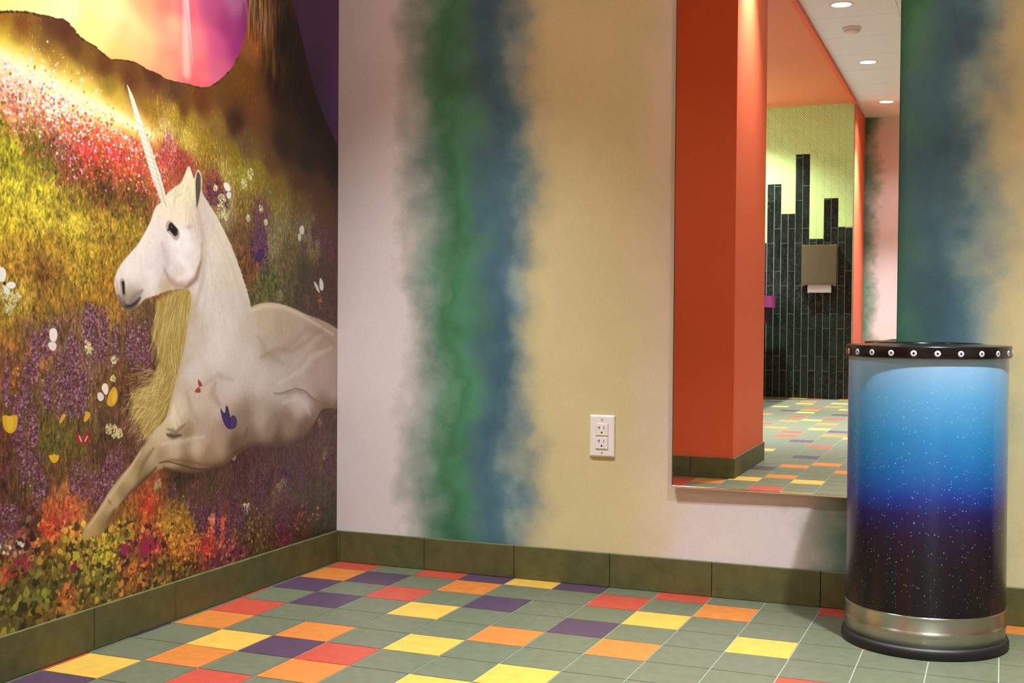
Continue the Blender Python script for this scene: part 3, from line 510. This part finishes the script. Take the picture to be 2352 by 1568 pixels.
# tile skirting, in 12 inch lengths with a rounded top edge
def skirt(name, runs):
    bm = bmesh.new()
    for (ax, a, b, phase, lo, hi) in runs:      # ax: axis along the run, lo/hi on the other axis
        p = phase
        while p > a: p -= .305
        while p < b:
            s, e = max(p+.0006, a), min(p+.305-.0006, b)
            if e-s > .004:
                if ax == 'x': bx(bm, (s, lo, 0), (e, hi, .101))
                else: bx(bm, (lo, s, 0), (hi, e, .101))
            p += .305
    return struct(obj(name, bm, m_base, bevel=.0025, seg=3))
skirt('baseboard_back', [('x', WALLX, XR, -.003, WALLY-.010, WALLY-.0002)])
skirt('baseboard_left', [('y', BY1+.012, WALLY-.0105, -.281, WALLX+.0002, WALLX+.010)])
skirt('baseboard_partition', [('x', WALLX+.012, BX+.010, BX-.215, BY1+.0002, BY1+.010), ('y', BY0-.0005, BY1+.0002, BY1-.21, BX+.0002, BX+.010)])
skirt('baseboard_far', [('x', TX+.02, XR, TX+.1, YF+.0002, YF+.010)])
skirt('baseboard_right', [('y', YF+.012, WALLY-.012, 0, XR-.010, XR-.0002)])

# ------------------------------------------------------------------ printed mural on the left wall
pic = paint_mural()
img = bpy.data.images.new('mural_print', PW, PH, alpha=False)
buf = np.ones((PH, PW, 4), np.float32); buf[..., :3] = pic[::-1]
img.pixels.foreach_set(buf.ravel()); img.update(); img.pack()
m = bpy.data.materials.new('mural_print'); m.use_nodes = True; t = m.node_tree; b = t.nodes['Principled BSDF']
b.inputs['Roughness'].default_value = .42; b.inputs['Specular IOR Level'].default_value = .4
tc = nd(t, 'ShaderNodeTexCoord'); sp = nd(t, 'ShaderNodeSeparateXYZ'); t.links.new(tc.outputs['Object'], sp.inputs[0])
def mth(op, a, v, w_=None):
    n = nd(t, 'ShaderNodeMath', operation=op); t.links.new(a, n.inputs[0]); n.inputs[1].default_value = v
    if w_ is not None: n.inputs[2].default_value = w_
    return n.outputs[0]
un = mth('MULTIPLY_ADD', sp.outputs['Y'], 1/1.8, 1.0)
vn = mth('MINIMUM', mth('MULTIPLY_ADD', sp.outputs['Z'], 1/1.9, -(PTOP/1000-1.9)/1.9), .996)
cb = nd(t, 'ShaderNodeCombineXYZ'); t.links.new(un, cb.inputs[0]); t.links.new(vn, cb.inputs[1])
it = nd(t, 'ShaderNodeTexImage'); it.image = img; it.extension = 'MIRROR'; it.interpolation = 'Cubic'
t.links.new(cb.outputs[0], it.inputs[0]); t.links.new(it.outputs[0], b.inputs['Base Color'])
mu = box('wall_mural', (WALLX-.0012, BY1+.012, .0995), (WALLX, WALLY-.0005, H-.002), m)
mu['label'] = 'wall-sized printed mural of a white unicorn lying in a flower meadow'; mu['category'] = 'mural'

# ------------------------------------------------------------------ glazed tile wall at the end of the washroom bay
m_gt = mat('tile_grout', (170, 176, 156), .8)
m_gt2 = mat('tile_grout_lime', (176, 172, 92), .8)
m_dark = mat('dark_green_glazed_tile', (27, 38, 31), .1, mottle=.3, scale=9, spec=.4)
m_lime = mat('lime_relief_tile', (196, 222, 138), .45, mottle=.05, scale=30)
for mm, kind in ((m_dark, 0), (m_lime, 1)):
    t = mm.node_tree; b = t.nodes['Principled BSDF']; tc = nd(t, 'ShaderNodeTexCoord')
    geo = nd(t, 'ShaderNodeNewGeometry')
    bp = nd(t, 'ShaderNodeBump')
    if kind == 0:
        n = nd(t, 'ShaderNodeTexNoise'); n.inputs['Scale'].default_value = 22; n.inputs['Detail'].default_value = 1.5
        ad = nd(t, 'ShaderNodeVectorMath', operation='ADD'); sc_ = nd(t, 'ShaderNodeMath', operation='MULTIPLY'); sc_.inputs[1].default_value = 40
        t.links.new(geo.outputs['Random Per Island'], sc_.inputs[0]); t.links.new(tc.outputs['Object'], ad.inputs[0]); t.links.new(sc_.outputs[0], ad.inputs[1])
        t.links.new(ad.outputs[0], n.inputs['Vector']); t.links.new(n.outputs['Fac'], bp.inputs['Height'])
        bp.inputs['Strength'].default_value = 1.; bp.inputs['Distance'].default_value = .012
        hs = nd(t, 'ShaderNodeHueSaturation'); src = b.inputs['Base Color'].links[0].from_socket
        rg = nd(t, 'ShaderNodeMapRange'); rg.inputs[3].default_value = .5; rg.inputs[4].default_value = 1.35
        t.links.new(geo.outputs['Random Per Island'], rg.inputs[0]); t.links.new(rg.outputs[0], hs.inputs['Value']); t.links.new(src, hs.inputs['Color']); t.links.new(hs.outputs[0], b.inputs['Base Color'])
    else:
        wv = nd(t, 'ShaderNodeTexWave'); wv.bands_direction = 'DIAGONAL'; wv.inputs['Scale'].default_value = 28; wv.inputs['Distortion'].default_value = 1.5
        t.links.new(tc.outputs['Object'], wv.inputs['Vector']); t.links.new(wv.outputs['Fac'], bp.inputs['Height'])
        bp.inputs['Strength'].default_value = .6; bp.inputs['Distance'].default_value = .003
    t.links.new(bp.outputs[0], b.inputs['Normal'])
tops = {-1: 1.553, 0: 2.14, 1: 2.14, 2: 1.84, 3: 1.84, 4: 2.43, 5: 2.43, 6: 1.586, 7: 1.586, 8: 1.984, 9: 1.984, 10: 1.70, 11: 1.70}
bm = bmesh.new(); bx(bm, (RX, TY-.02, 0), (TX, TY-.003, 2.91), 0)
for k in range(-8, 12):
    x0 = max(-.115+.0695*k, RX); x1 = min(-.115+.0695*(k+1), TX)
    if x1-x0 < .01: continue
    top = tops.get(k, 1.7+.3*((k//2) % 2))
    z = (1.267 if k % 2 else 1.122)-.4245*4
    while z < top:
        a, b_ = max(z, 0), min(z+.4245, top)
        if b_-a > .012: bx(bm, (x0+.0022, TY-.010, a+.0022), (x1-.0022, TY, b_-.0022), 1)
        z += .4245
    bx(bm, (x0-.0001, TY-.010, top), (x1+.0001, TY-.0025, 2.91), 3)
    z = top
    while z < 2.91:
        e = min(z+.4245, 2.91); bx(bm, (x0+.0012, TY-.010, z+.0006), (x1-.0012, TY-.0005, e-.0006), 2); z = e
struct(obj('wall_tiled', bm, [m_gt, m_dark, m_lime, m_gt2]))

# ------------------------------------------------------------------ mirror
MI = thing('wall_mirror', 'tall frameless wall mirror reflecting the orange partition and washroom', 'mirror', (1.4, WALLY-.014, 0), .007)
m_glass = mat('silvered_glass', (246, 246, 242), .0, 1.)
ML, MR, MB, MT = 1.1008, 1.7148, 0.3132, 1.84
gl = box('glass', (ML-1.4, 0, MB), (MR-1.4, .0055, MT), m_glass, MI)
bk = box('backing', (ML-1.4+.004, .0057, MB+.004), (MR-1.4-.004, .0115, MT-.004), m_rubber, MI)
bm = bmesh.new(); bx(bm, (ML-1.4-.001, -.0022, MB-.0045), (MR-1.4+.001, .010, MB+.0008))
ch = obj('bottom_channel', bm, m_chrome, MI, bevel=.0008); ch['label'] = 'thin chrome channel under the mirror'
m_edge = mat('polished_glass_edge', (60, 74, 66), .15)
for s, x in (('edge', ML), ('edge', MR)):
    box('glass_edge', (x-1.4-.0012, -.0006, MB+.001), (x-1.4+.0012, .0056, MT), m_edge, MI)

# ------------------------------------------------------------------ wall outlet
OX, OZ = .884, .446
m_plast = mat('white_plastic', (240, 232, 226), .32, mottle=.01)
m_hole = mat('slot_black', (14, 12, 12), .7)
m_screw = mat('painted_screw', (205, 196, 188), .35, .3)
OU = thing('wall_outlet', 'white double power outlet on the cream wash left of the mirror', 'outlet', (OX, WALLY, OZ))
bm = bmesh.new()
W2, H2 = .0385, .062
v0 = [bm.verts.new(p) for p in ((-W2, 0, -H2), (W2, 0, -H2), (W2, 0, H2), (-W2, 0, H2))]
v1 = [bm.verts.new(p) for p in ((-W2, -.003, -H2), (W2, -.003, -H2), (W2, -.003, H2), (-W2, -.003, H2))]
v2 = [bm.verts.new(p) for p in ((-W2+.005, -.0068, -H2+.006), (W2-.005, -.0068, -H2+.006), (W2-.005, -.0068, H2-.006), (-W2+.005, -.0068, H2-.006))]
for a, b_ in ((v0, v1), (v1, v2)):
    for k in range(4): bm.faces.new((a[k], a[(k+1) % 4], b_[(k+1) % 4], b_[k]))
bm.faces.new(v2); bm.faces.new(v0[::-1])
obj('cover_plate', bm, m_plast, OU, bevel=.0012, seg=3)
box('opening_gap', (-.0197, -.0069, -.0382), (.0197, -.0066, .0382), m_screw, OU)
for zc in (.0195, -.0195):
    rc = box('receptacle', (-.0188, -.0092, zc-.0178), (.0188, -.0065, zc+.0178), m_plast, OU, bevel=.0012)
    for nm, lo, hi in (('slot', (-.0078, zc+.001), (-.0062, zc+.0105)), ('slot', (-.0132, zc+.0050), (-.0070, zc+.0068)), ('slot', (.0056, zc+.0018), (.0074, zc+.0098))):
        box(nm, (lo[0], -.0094, lo[1]), (hi[0], -.0088, hi[1]), m_hole, rc)
    bm = bmesh.new(); rr = lathe(bm, [(.0027, 0), (.0027, .0008)], 20)
    cap(bm, rr[0], True); cap(bm, rr[1])
    for v in bm.verts: v.co = Vector((v.co.x, -.0088-v.co.z*.8, zc-.0085+v.co.y))
    obj('ground_hole', bm, m_hole, rc)
for zc in (.049, -.049):
    bm = bmesh.new(); rr = lathe(bm, [(.0030, 0), (.0028, .0008)], 20); cap(bm, rr[0], True); cap(bm, rr[1])
    for v in bm.verts: v.co = Vector((v.co.x, -.0066-v.co.z, zc+v.co.y))
    sc_o = obj('screw', bm, m_screw, OU)
    box('screw_slot', (-.0022, -.0077, zc-.0004), (.0022, -.0073, zc+.0004), m_hole, sc_o)

# ------------------------------------------------------------------ the litter bin
BXC, BYC = 1.806, -.300
BI = thing('trash_can', 'round trash can in starry blue fading to black, with steel band', 'trash can', (BXC, BYC, 0))
mb = bpy.data.materials.new('starry_gradient_enamel'); mb.use_nodes = True; t = mb.node_tree; b = t.nodes['Principled BSDF']; L = t.links.new
b.inputs['Roughness'].default_value = .24; b.inputs['Specular IOR Level'].default_value = .38; b.inputs['Anisotropic'].default_value = .93; b.inputs['Anisotropic Rotation'].default_value = .25
tc = nd(t, 'ShaderNodeTexCoord'); sp = nd(t, 'ShaderNodeSeparateXYZ'); L(tc.outputs['Object'], sp.inputs[0])
nz = nd(t, 'ShaderNodeTexNoise'); nz.inputs['Scale'].default_value = 5; L(tc.outputs['Object'], nz.inputs['Vector'])
a1 = nd(t, 'ShaderNodeMath', operation='MULTIPLY_ADD'); a1.inputs[1].default_value = .05; L(nz.outputs['Fac'], a1.inputs[0]); L(sp.outputs['Z'], a1.inputs[2])
mr = nd(t, 'ShaderNodeMapRange'); mr.inputs[1].default_value = .125; mr.inputs[2].default_value = .745; L(a1.outputs[0], mr.inputs[0])
rp = nd(t, 'ShaderNodeValToRGB'); L(mr.outputs[0], rp.inputs[0]); cr = rp.color_ramp
cr.elements[0].position = 0; cr.elements[0].color = lin((14, 11, 13))+(1,); cr.elements[1].position = 1; cr.elements[1].color = lin((148, 186, 216))+(1,)
for p_, c in ((.20, (20, 14, 24)), (.30, (28, 18, 46)), (.385, (30, 26, 84)), (.45, (22, 56, 138)), (.54, (24, 96, 166)), (.68, (44, 130, 186)), (.84, (92, 160, 206))):
    e = cr.elements.new(p_); e.color = lin(c)+(1,)
def stars(scale, r0, r1, amount, prev):
    v = nd(t, 'ShaderNodeTexVoronoi'); v.inputs['Scale'].default_value = scale; L(tc.outputs['Object'], v.inputs['Vector'])
    q = nd(t, 'ShaderNodeMapRange'); q.inputs[1].default_value = r1; q.inputs[2].default_value = r0; L(v.outputs['Distance'], q.inputs[0])
    s2 = nd(t, 'ShaderNodeSeparateColor'); L(v.outputs['Color'], s2.inputs[0])
    g_ = nd(t, 'ShaderNodeMath', operation='GREATER_THAN'); g_.inputs[1].default_value = 1-amount; L(s2.outputs[0], g_.inputs[0])
    m1 = nd(t, 'ShaderNodeMath', operation='MULTIPLY'); L(q.outputs[0], m1.inputs[0]); L(g_.outputs[0], m1.inputs[1])
    zr = nd(t, 'ShaderNodeMapRange'); zr.inputs[1].default_value = .12; zr.inputs[2].default_value = .42; zr.inputs[3].default_value = .22; zr.inputs[4].default_value = .8; L(sp.outputs['Z'], zr.inputs[0])
    m2 = nd(t, 'ShaderNodeMath', operation='MULTIPLY'); L(m1.outputs[0], m2.inputs[0]); L(zr.outputs[0], m2.inputs[1])
    mx = nd(t, 'ShaderNodeMix', data_type='RGBA'); L(m2.outputs[0], mx.inputs[0]); L(prev, mx.inputs[6]); mx.inputs[7].default_value = lin((150, 205, 232))+(1,)
    return mx.outputs[2]
c_ = stars(75, .06, .15, .38, rp.outputs[0]); c_ = stars(150, .08, .25, .26, c_)
L(c_, b.inputs['Base Color'])
bm = bmesh.new(); lathe(bm, [(.1905, .096), (.1890, .30), (.1882, .708)], 128); obj('body', bm, mb, BI)
bm = bmesh.new(); lathe(bm, [(.186, .70), (.186, .03)], 96); r_ = lathe(bm, [(.186, .03), (.001, .03)], 96); obj('inner_liner', bm, m_rubber, BI, recalc=False)
bm = bmesh.new()
lathe(bm, [(.189, .706), (.1942, .7065), (.1950, .709), (.1950, .7325), (.1942, .7348), (.190, .7356), (.150, .7366), (.1300, .7392), (.1275, .7405), (.1250, .7400), (.1225, .737), (.121, .70), (.119, .70), (.120, .736), (.128, .7385), (.185, .7345), (.1925, .732), (.1925, .708), (.189, .708)], 128, closed=True)
lid = obj('lid_ring', bm, m_black, BI); lid['label'] = 'black ring lid with a round opening'
m_ring = mat('pale_medallion', (206, 206, 224), .35)
va = math.atan2(cam.location.y-BYC, cam.location.x-BXC)
for k in range(23):
    a = va+math.radians(6.6+k*360/23)
    bm = bmesh.new()
    rr = lathe(bm, [(.0074, 0), (.0071, .0007), (.0030, .0007), (.0024, .0002)], 24); cap(bm, rr[-1])
    Rm = Matrix.Rotation(a, 3, 'Z') @ Matrix(((0, 0, 1), (1, 0, 0), (0, 1, 0)))
    for v in bm.verts: v.co = Rm @ v.co+Vector((math.cos(a)*.1951, math.sin(a)*.1951, .7185))
    st = obj('medallion', bm, m_ring, lid)
    bm = bmesh.new(); rr = lathe(bm, [(.0024, 0), (.0024, .0003)], 12); cap(bm, rr[-1])
    for v in bm.verts: v.co = Rm @ v.co+Vector((math.cos(a)*.1955, math.sin(a)*.1955, .7185))
    if k < 6 or k > 17: md = st
    # dark centre is part of the medallion mesh
    me = bpy.data.meshes.new('c'); bm.to_mesh(me); bm.free()
    b3 = bmesh.new(); b3.from_mesh(st.data); n0 = len(b3.faces); b3.from_mesh(me)
    b3.faces.ensure_lookup_table()
    for f in b3.faces[n0:]: f.material_index = 1
    b3.to_mesh(st.data); b3.free(); bpy.data.meshes.remove(me); st.data.materials.append(m_black)
bm = bmesh.new()
lathe(bm, [(.1898, .024), (.1904, .050), (.1912, .053), (.1922, .056), (.1926, .0585), (.1920, .061), (.1908, .063), (.1902, .0655), (.1902, .092), (.1912, .0945), (.1916, .0965), (.1912, .0985), (.1896, .1), (.188, .1), (.187, .024)], 128, closed=True)
obj('steel_band', bm, m_steel, BI)
bm = bmesh.new(); r_ = lathe(bm, [(.185, .0002), (.1965, .0002), (.1982, .004), (.1982, .016), (.1962, .022), (.1925, .026), (.186, .027)], 128, closed=True)
obj('rubber_base', bm, m_rubber, BI)

# ------------------------------------------------------------------ washroom bay, seen in the mirror
m_mag = mat('magenta_solid_surface', (216, 90, 188), .4, mottle=.03)
SK = thing('sink_counter', 'magenta wall-hung sink counter with dark panel beneath, in the mirror', 'counter', (RX, -8.8, .7))
bm = bmesh.new(); bx(bm, (.0005, .0, .198), (.5595, 4.6, .2995)); obj('counter_top', bm, mat('grey_counter_top', (128, 116, 122), .35), SK)
box('apron', (.560, .0, .2), (.6205, 4.6, .3105), m_mag, SK)
box('pipe_panel', (.30, .01, .05), (.585, 4.59, .1975), mat('dark_plum_panel', (52, 28, 40), .4), SK)
m_disp = mat('brushed_bronze_steel', (128, 126, 92), .36, .85, mottle=.05, scale=6)
PD = thing('paper_towel_dispenser', 'metal paper towel dispenser on dark tiles, seen in the mirror', 'towel dispenser', (.413, TY, 1.115))
box('cabinet', (-.170, .0, .028), (.165, .10, .405), m_disp, PD, bevel=.004)
box('cheek', (-.170, .002, .0), (-.137, .099, .0275), m_disp, PD); box('cheek', (.132, .002, .0), (.165, .099, .0275), m_disp, PD)
box('front_lip', (-.168, .095, .012), (.163, .1015, .027), m_disp, PD)
bm = bmesh.new(); n = 22; xa, xb = -.113, .115
pts = [(xa, .012)]
for k in range(n):
    x = xa+(xb-xa)*k/n; pts += [(x, -.062), (x+(xb-xa)/n*.5, -.066)]
pts += [(xb, -.062), (xb, .012)]
va_ = [bm.verts.new((x, .060, z)) for x, z in pts]; vb_ = [bm.verts.new((x, .0615, z)) for x, z in pts]
bm.faces.new(va_[::-1]); bm.faces.new(vb_)
for k in range(len(pts)): bm.faces.new((va_[k], va_[(k+1) % len(pts)], vb_[(k+1) % len(pts)], vb_[k]))
pt = obj('paper_towel', bm, mat('white_paper', (240, 232, 230), .8), PD); pt['label'] = 'white paper towel with a serrated edge'

# smoke detector and sprinkler
m_off = mat('offwhite_plastic', (228, 214, 198), .45)
SD = thing('smoke_detector', 'round white smoke detector on the ceiling, seen in the mirror', 'smoke detector', (1.0, -5.86, H))
bm = bmesh.new(); rr = lathe(bm, [(.068, 0), (.068, -.014), (.062, -.018)], 40); cap(bm, rr[-1]); obj('base', bm, m_off, SD)
bm = bmesh.new(); rr = lathe(bm, [(.056, -.0182), (.054, -.032), (.044, -.042), (.024, -.047), (.006, -.048)], 40); cap(bm, rr[-1]); obj('sensor_dome', bm, m_off, SD)
bm = bmesh.new()
for k in range(16):
    a = k*math.pi/8; c, s = math.cos(a), math.sin(a)
    fs = bx(bm, (.0, -.004, -.031), (.0012, .004, -.022))
    for v in {v for f in fs for v in f.verts}: x, y = v.co.x+.0553, v.co.y; v.co.x, v.co.y = x*c-y*s, x*s+y*c
obj('vent_slots', bm, m_screw, SD)
SP = thing('sprinkler_head', 'tiny white sprinkler head under the orange soffit, seen in the mirror', 'sprinkler', (-.036, -8.17, 2.91))
bm = bmesh.new(); rr = lathe(bm, [(.030, 0), (.029, -.004), (.014, -.006)], 28); cap(bm, rr[-1]); obj('escutcheon', bm, m_off, SP)
bm = bmesh.new(); rr = lathe(bm, [(.007, -.0062), (.007, -.03), (.016, -.034), (.016, -.037)], 20); cap(bm, rr[-1]); obj('deflector', bm, m_off, SP)

# ------------------------------------------------------------------ recessed downlights (lamps of the place, plus added unseen fill lamps)
m_lens = bpy.data.materials.new('lit_lens'); m_lens.use_nodes = True
e_ = m_lens.node_tree.nodes['Principled BSDF']; e_.inputs['Emission Color'].default_value = (1, .95, .88, 1); e_.inputs['Emission Strength'].default_value = 6
ld = bpy.data.lights.new('downlight_lamp', 'SPOT'); ld.energy = LAMP_POWER; ld.color = LAMP_TINT; ld.shadow_soft_size = .045; ld.spot_size = math.radians(73); ld.spot_blend = 1.
ls = ld.copy(); ls.name = 'downlight_spill'; ls.energy = SPILL_POWER; ls.spot_size = math.radians(126); ls.spot_blend = .6
def downlight(x, y, z, label, group=None, power=1., spill=1.):
    t_ = thing('recessed_downlight', label, 'ceiling light', (x, y, z), 0, group)
    bm = bmesh.new(); lathe(bm, [(.078, .0), (.0775, -.003), (.070, -.0045), (.066, -.003), (.0655, 0)], 40); obj('trim_ring', bm, m_off, t_)
    bm = bmesh.new(); rr = lathe(bm, [(.0652, -.0012), (.0652, -.0022)], 40); cap(bm, rr[-1]); cap(bm, rr[0], True); obj('lens', bm, m_lens, t_)
    for nm, src, p_ in (('lamp', ld, LAMP_POWER), ('lamp_spill', ls, SPILL_POWER*spill)):
        d = src.copy(); d.energy = p_*power
        l = bpy.data.objects.new(nm, d); COL.objects.link(l); l.parent = t_; l.location = (0, 0, -.012)
    return t_
downlight(1.0, -5.16, H, 'ceiling downlight nearest the smoke detector, in the mirror', power=1.6)
downlight(1.005, -7.13, H, 'middle of the three lit downlights in the mirror', power=1.6)
downlight(1.01, -9.10, H, 'farthest lit downlight, near the far wall in the mirror', power=1.6)
downlight(.42, -1.05, H, 'downlight above the corner beside the mural', power=1.05)
downlight(.905, -2.93, H, 'downlight beside the orange partition', power=.75)
downlight(2.2, -1.17, H, 'downlight above the trash can and mirror', power=1.6)
downlight(2.2, -3.1, H, 'downlight overhead, behind the trash can light', power=.55)
downlight(3.5, -2.2, H, 'added unseen fill lamp at the right side of the room')  # out of view, added to raise the bounced light
downlight(2.4, -5.2, H, 'added unseen fill lamp in the middle of the room', power=1.6)  # unseen lamp, added as ambient fill for the corridor
downlight(2.4, -7.4, H, 'added unseen fill lamp farther back in the room', power=1.6)  # another unseen lamp added for ambient light
downlight(-.28, -8.25, 2.91, 'downlight in the orange soffit over the counter end', power=.9, spill=11.)
downlight(.05, -5.6, 2.91, 'downlight in the orange soffit behind the partition', power=1.7)
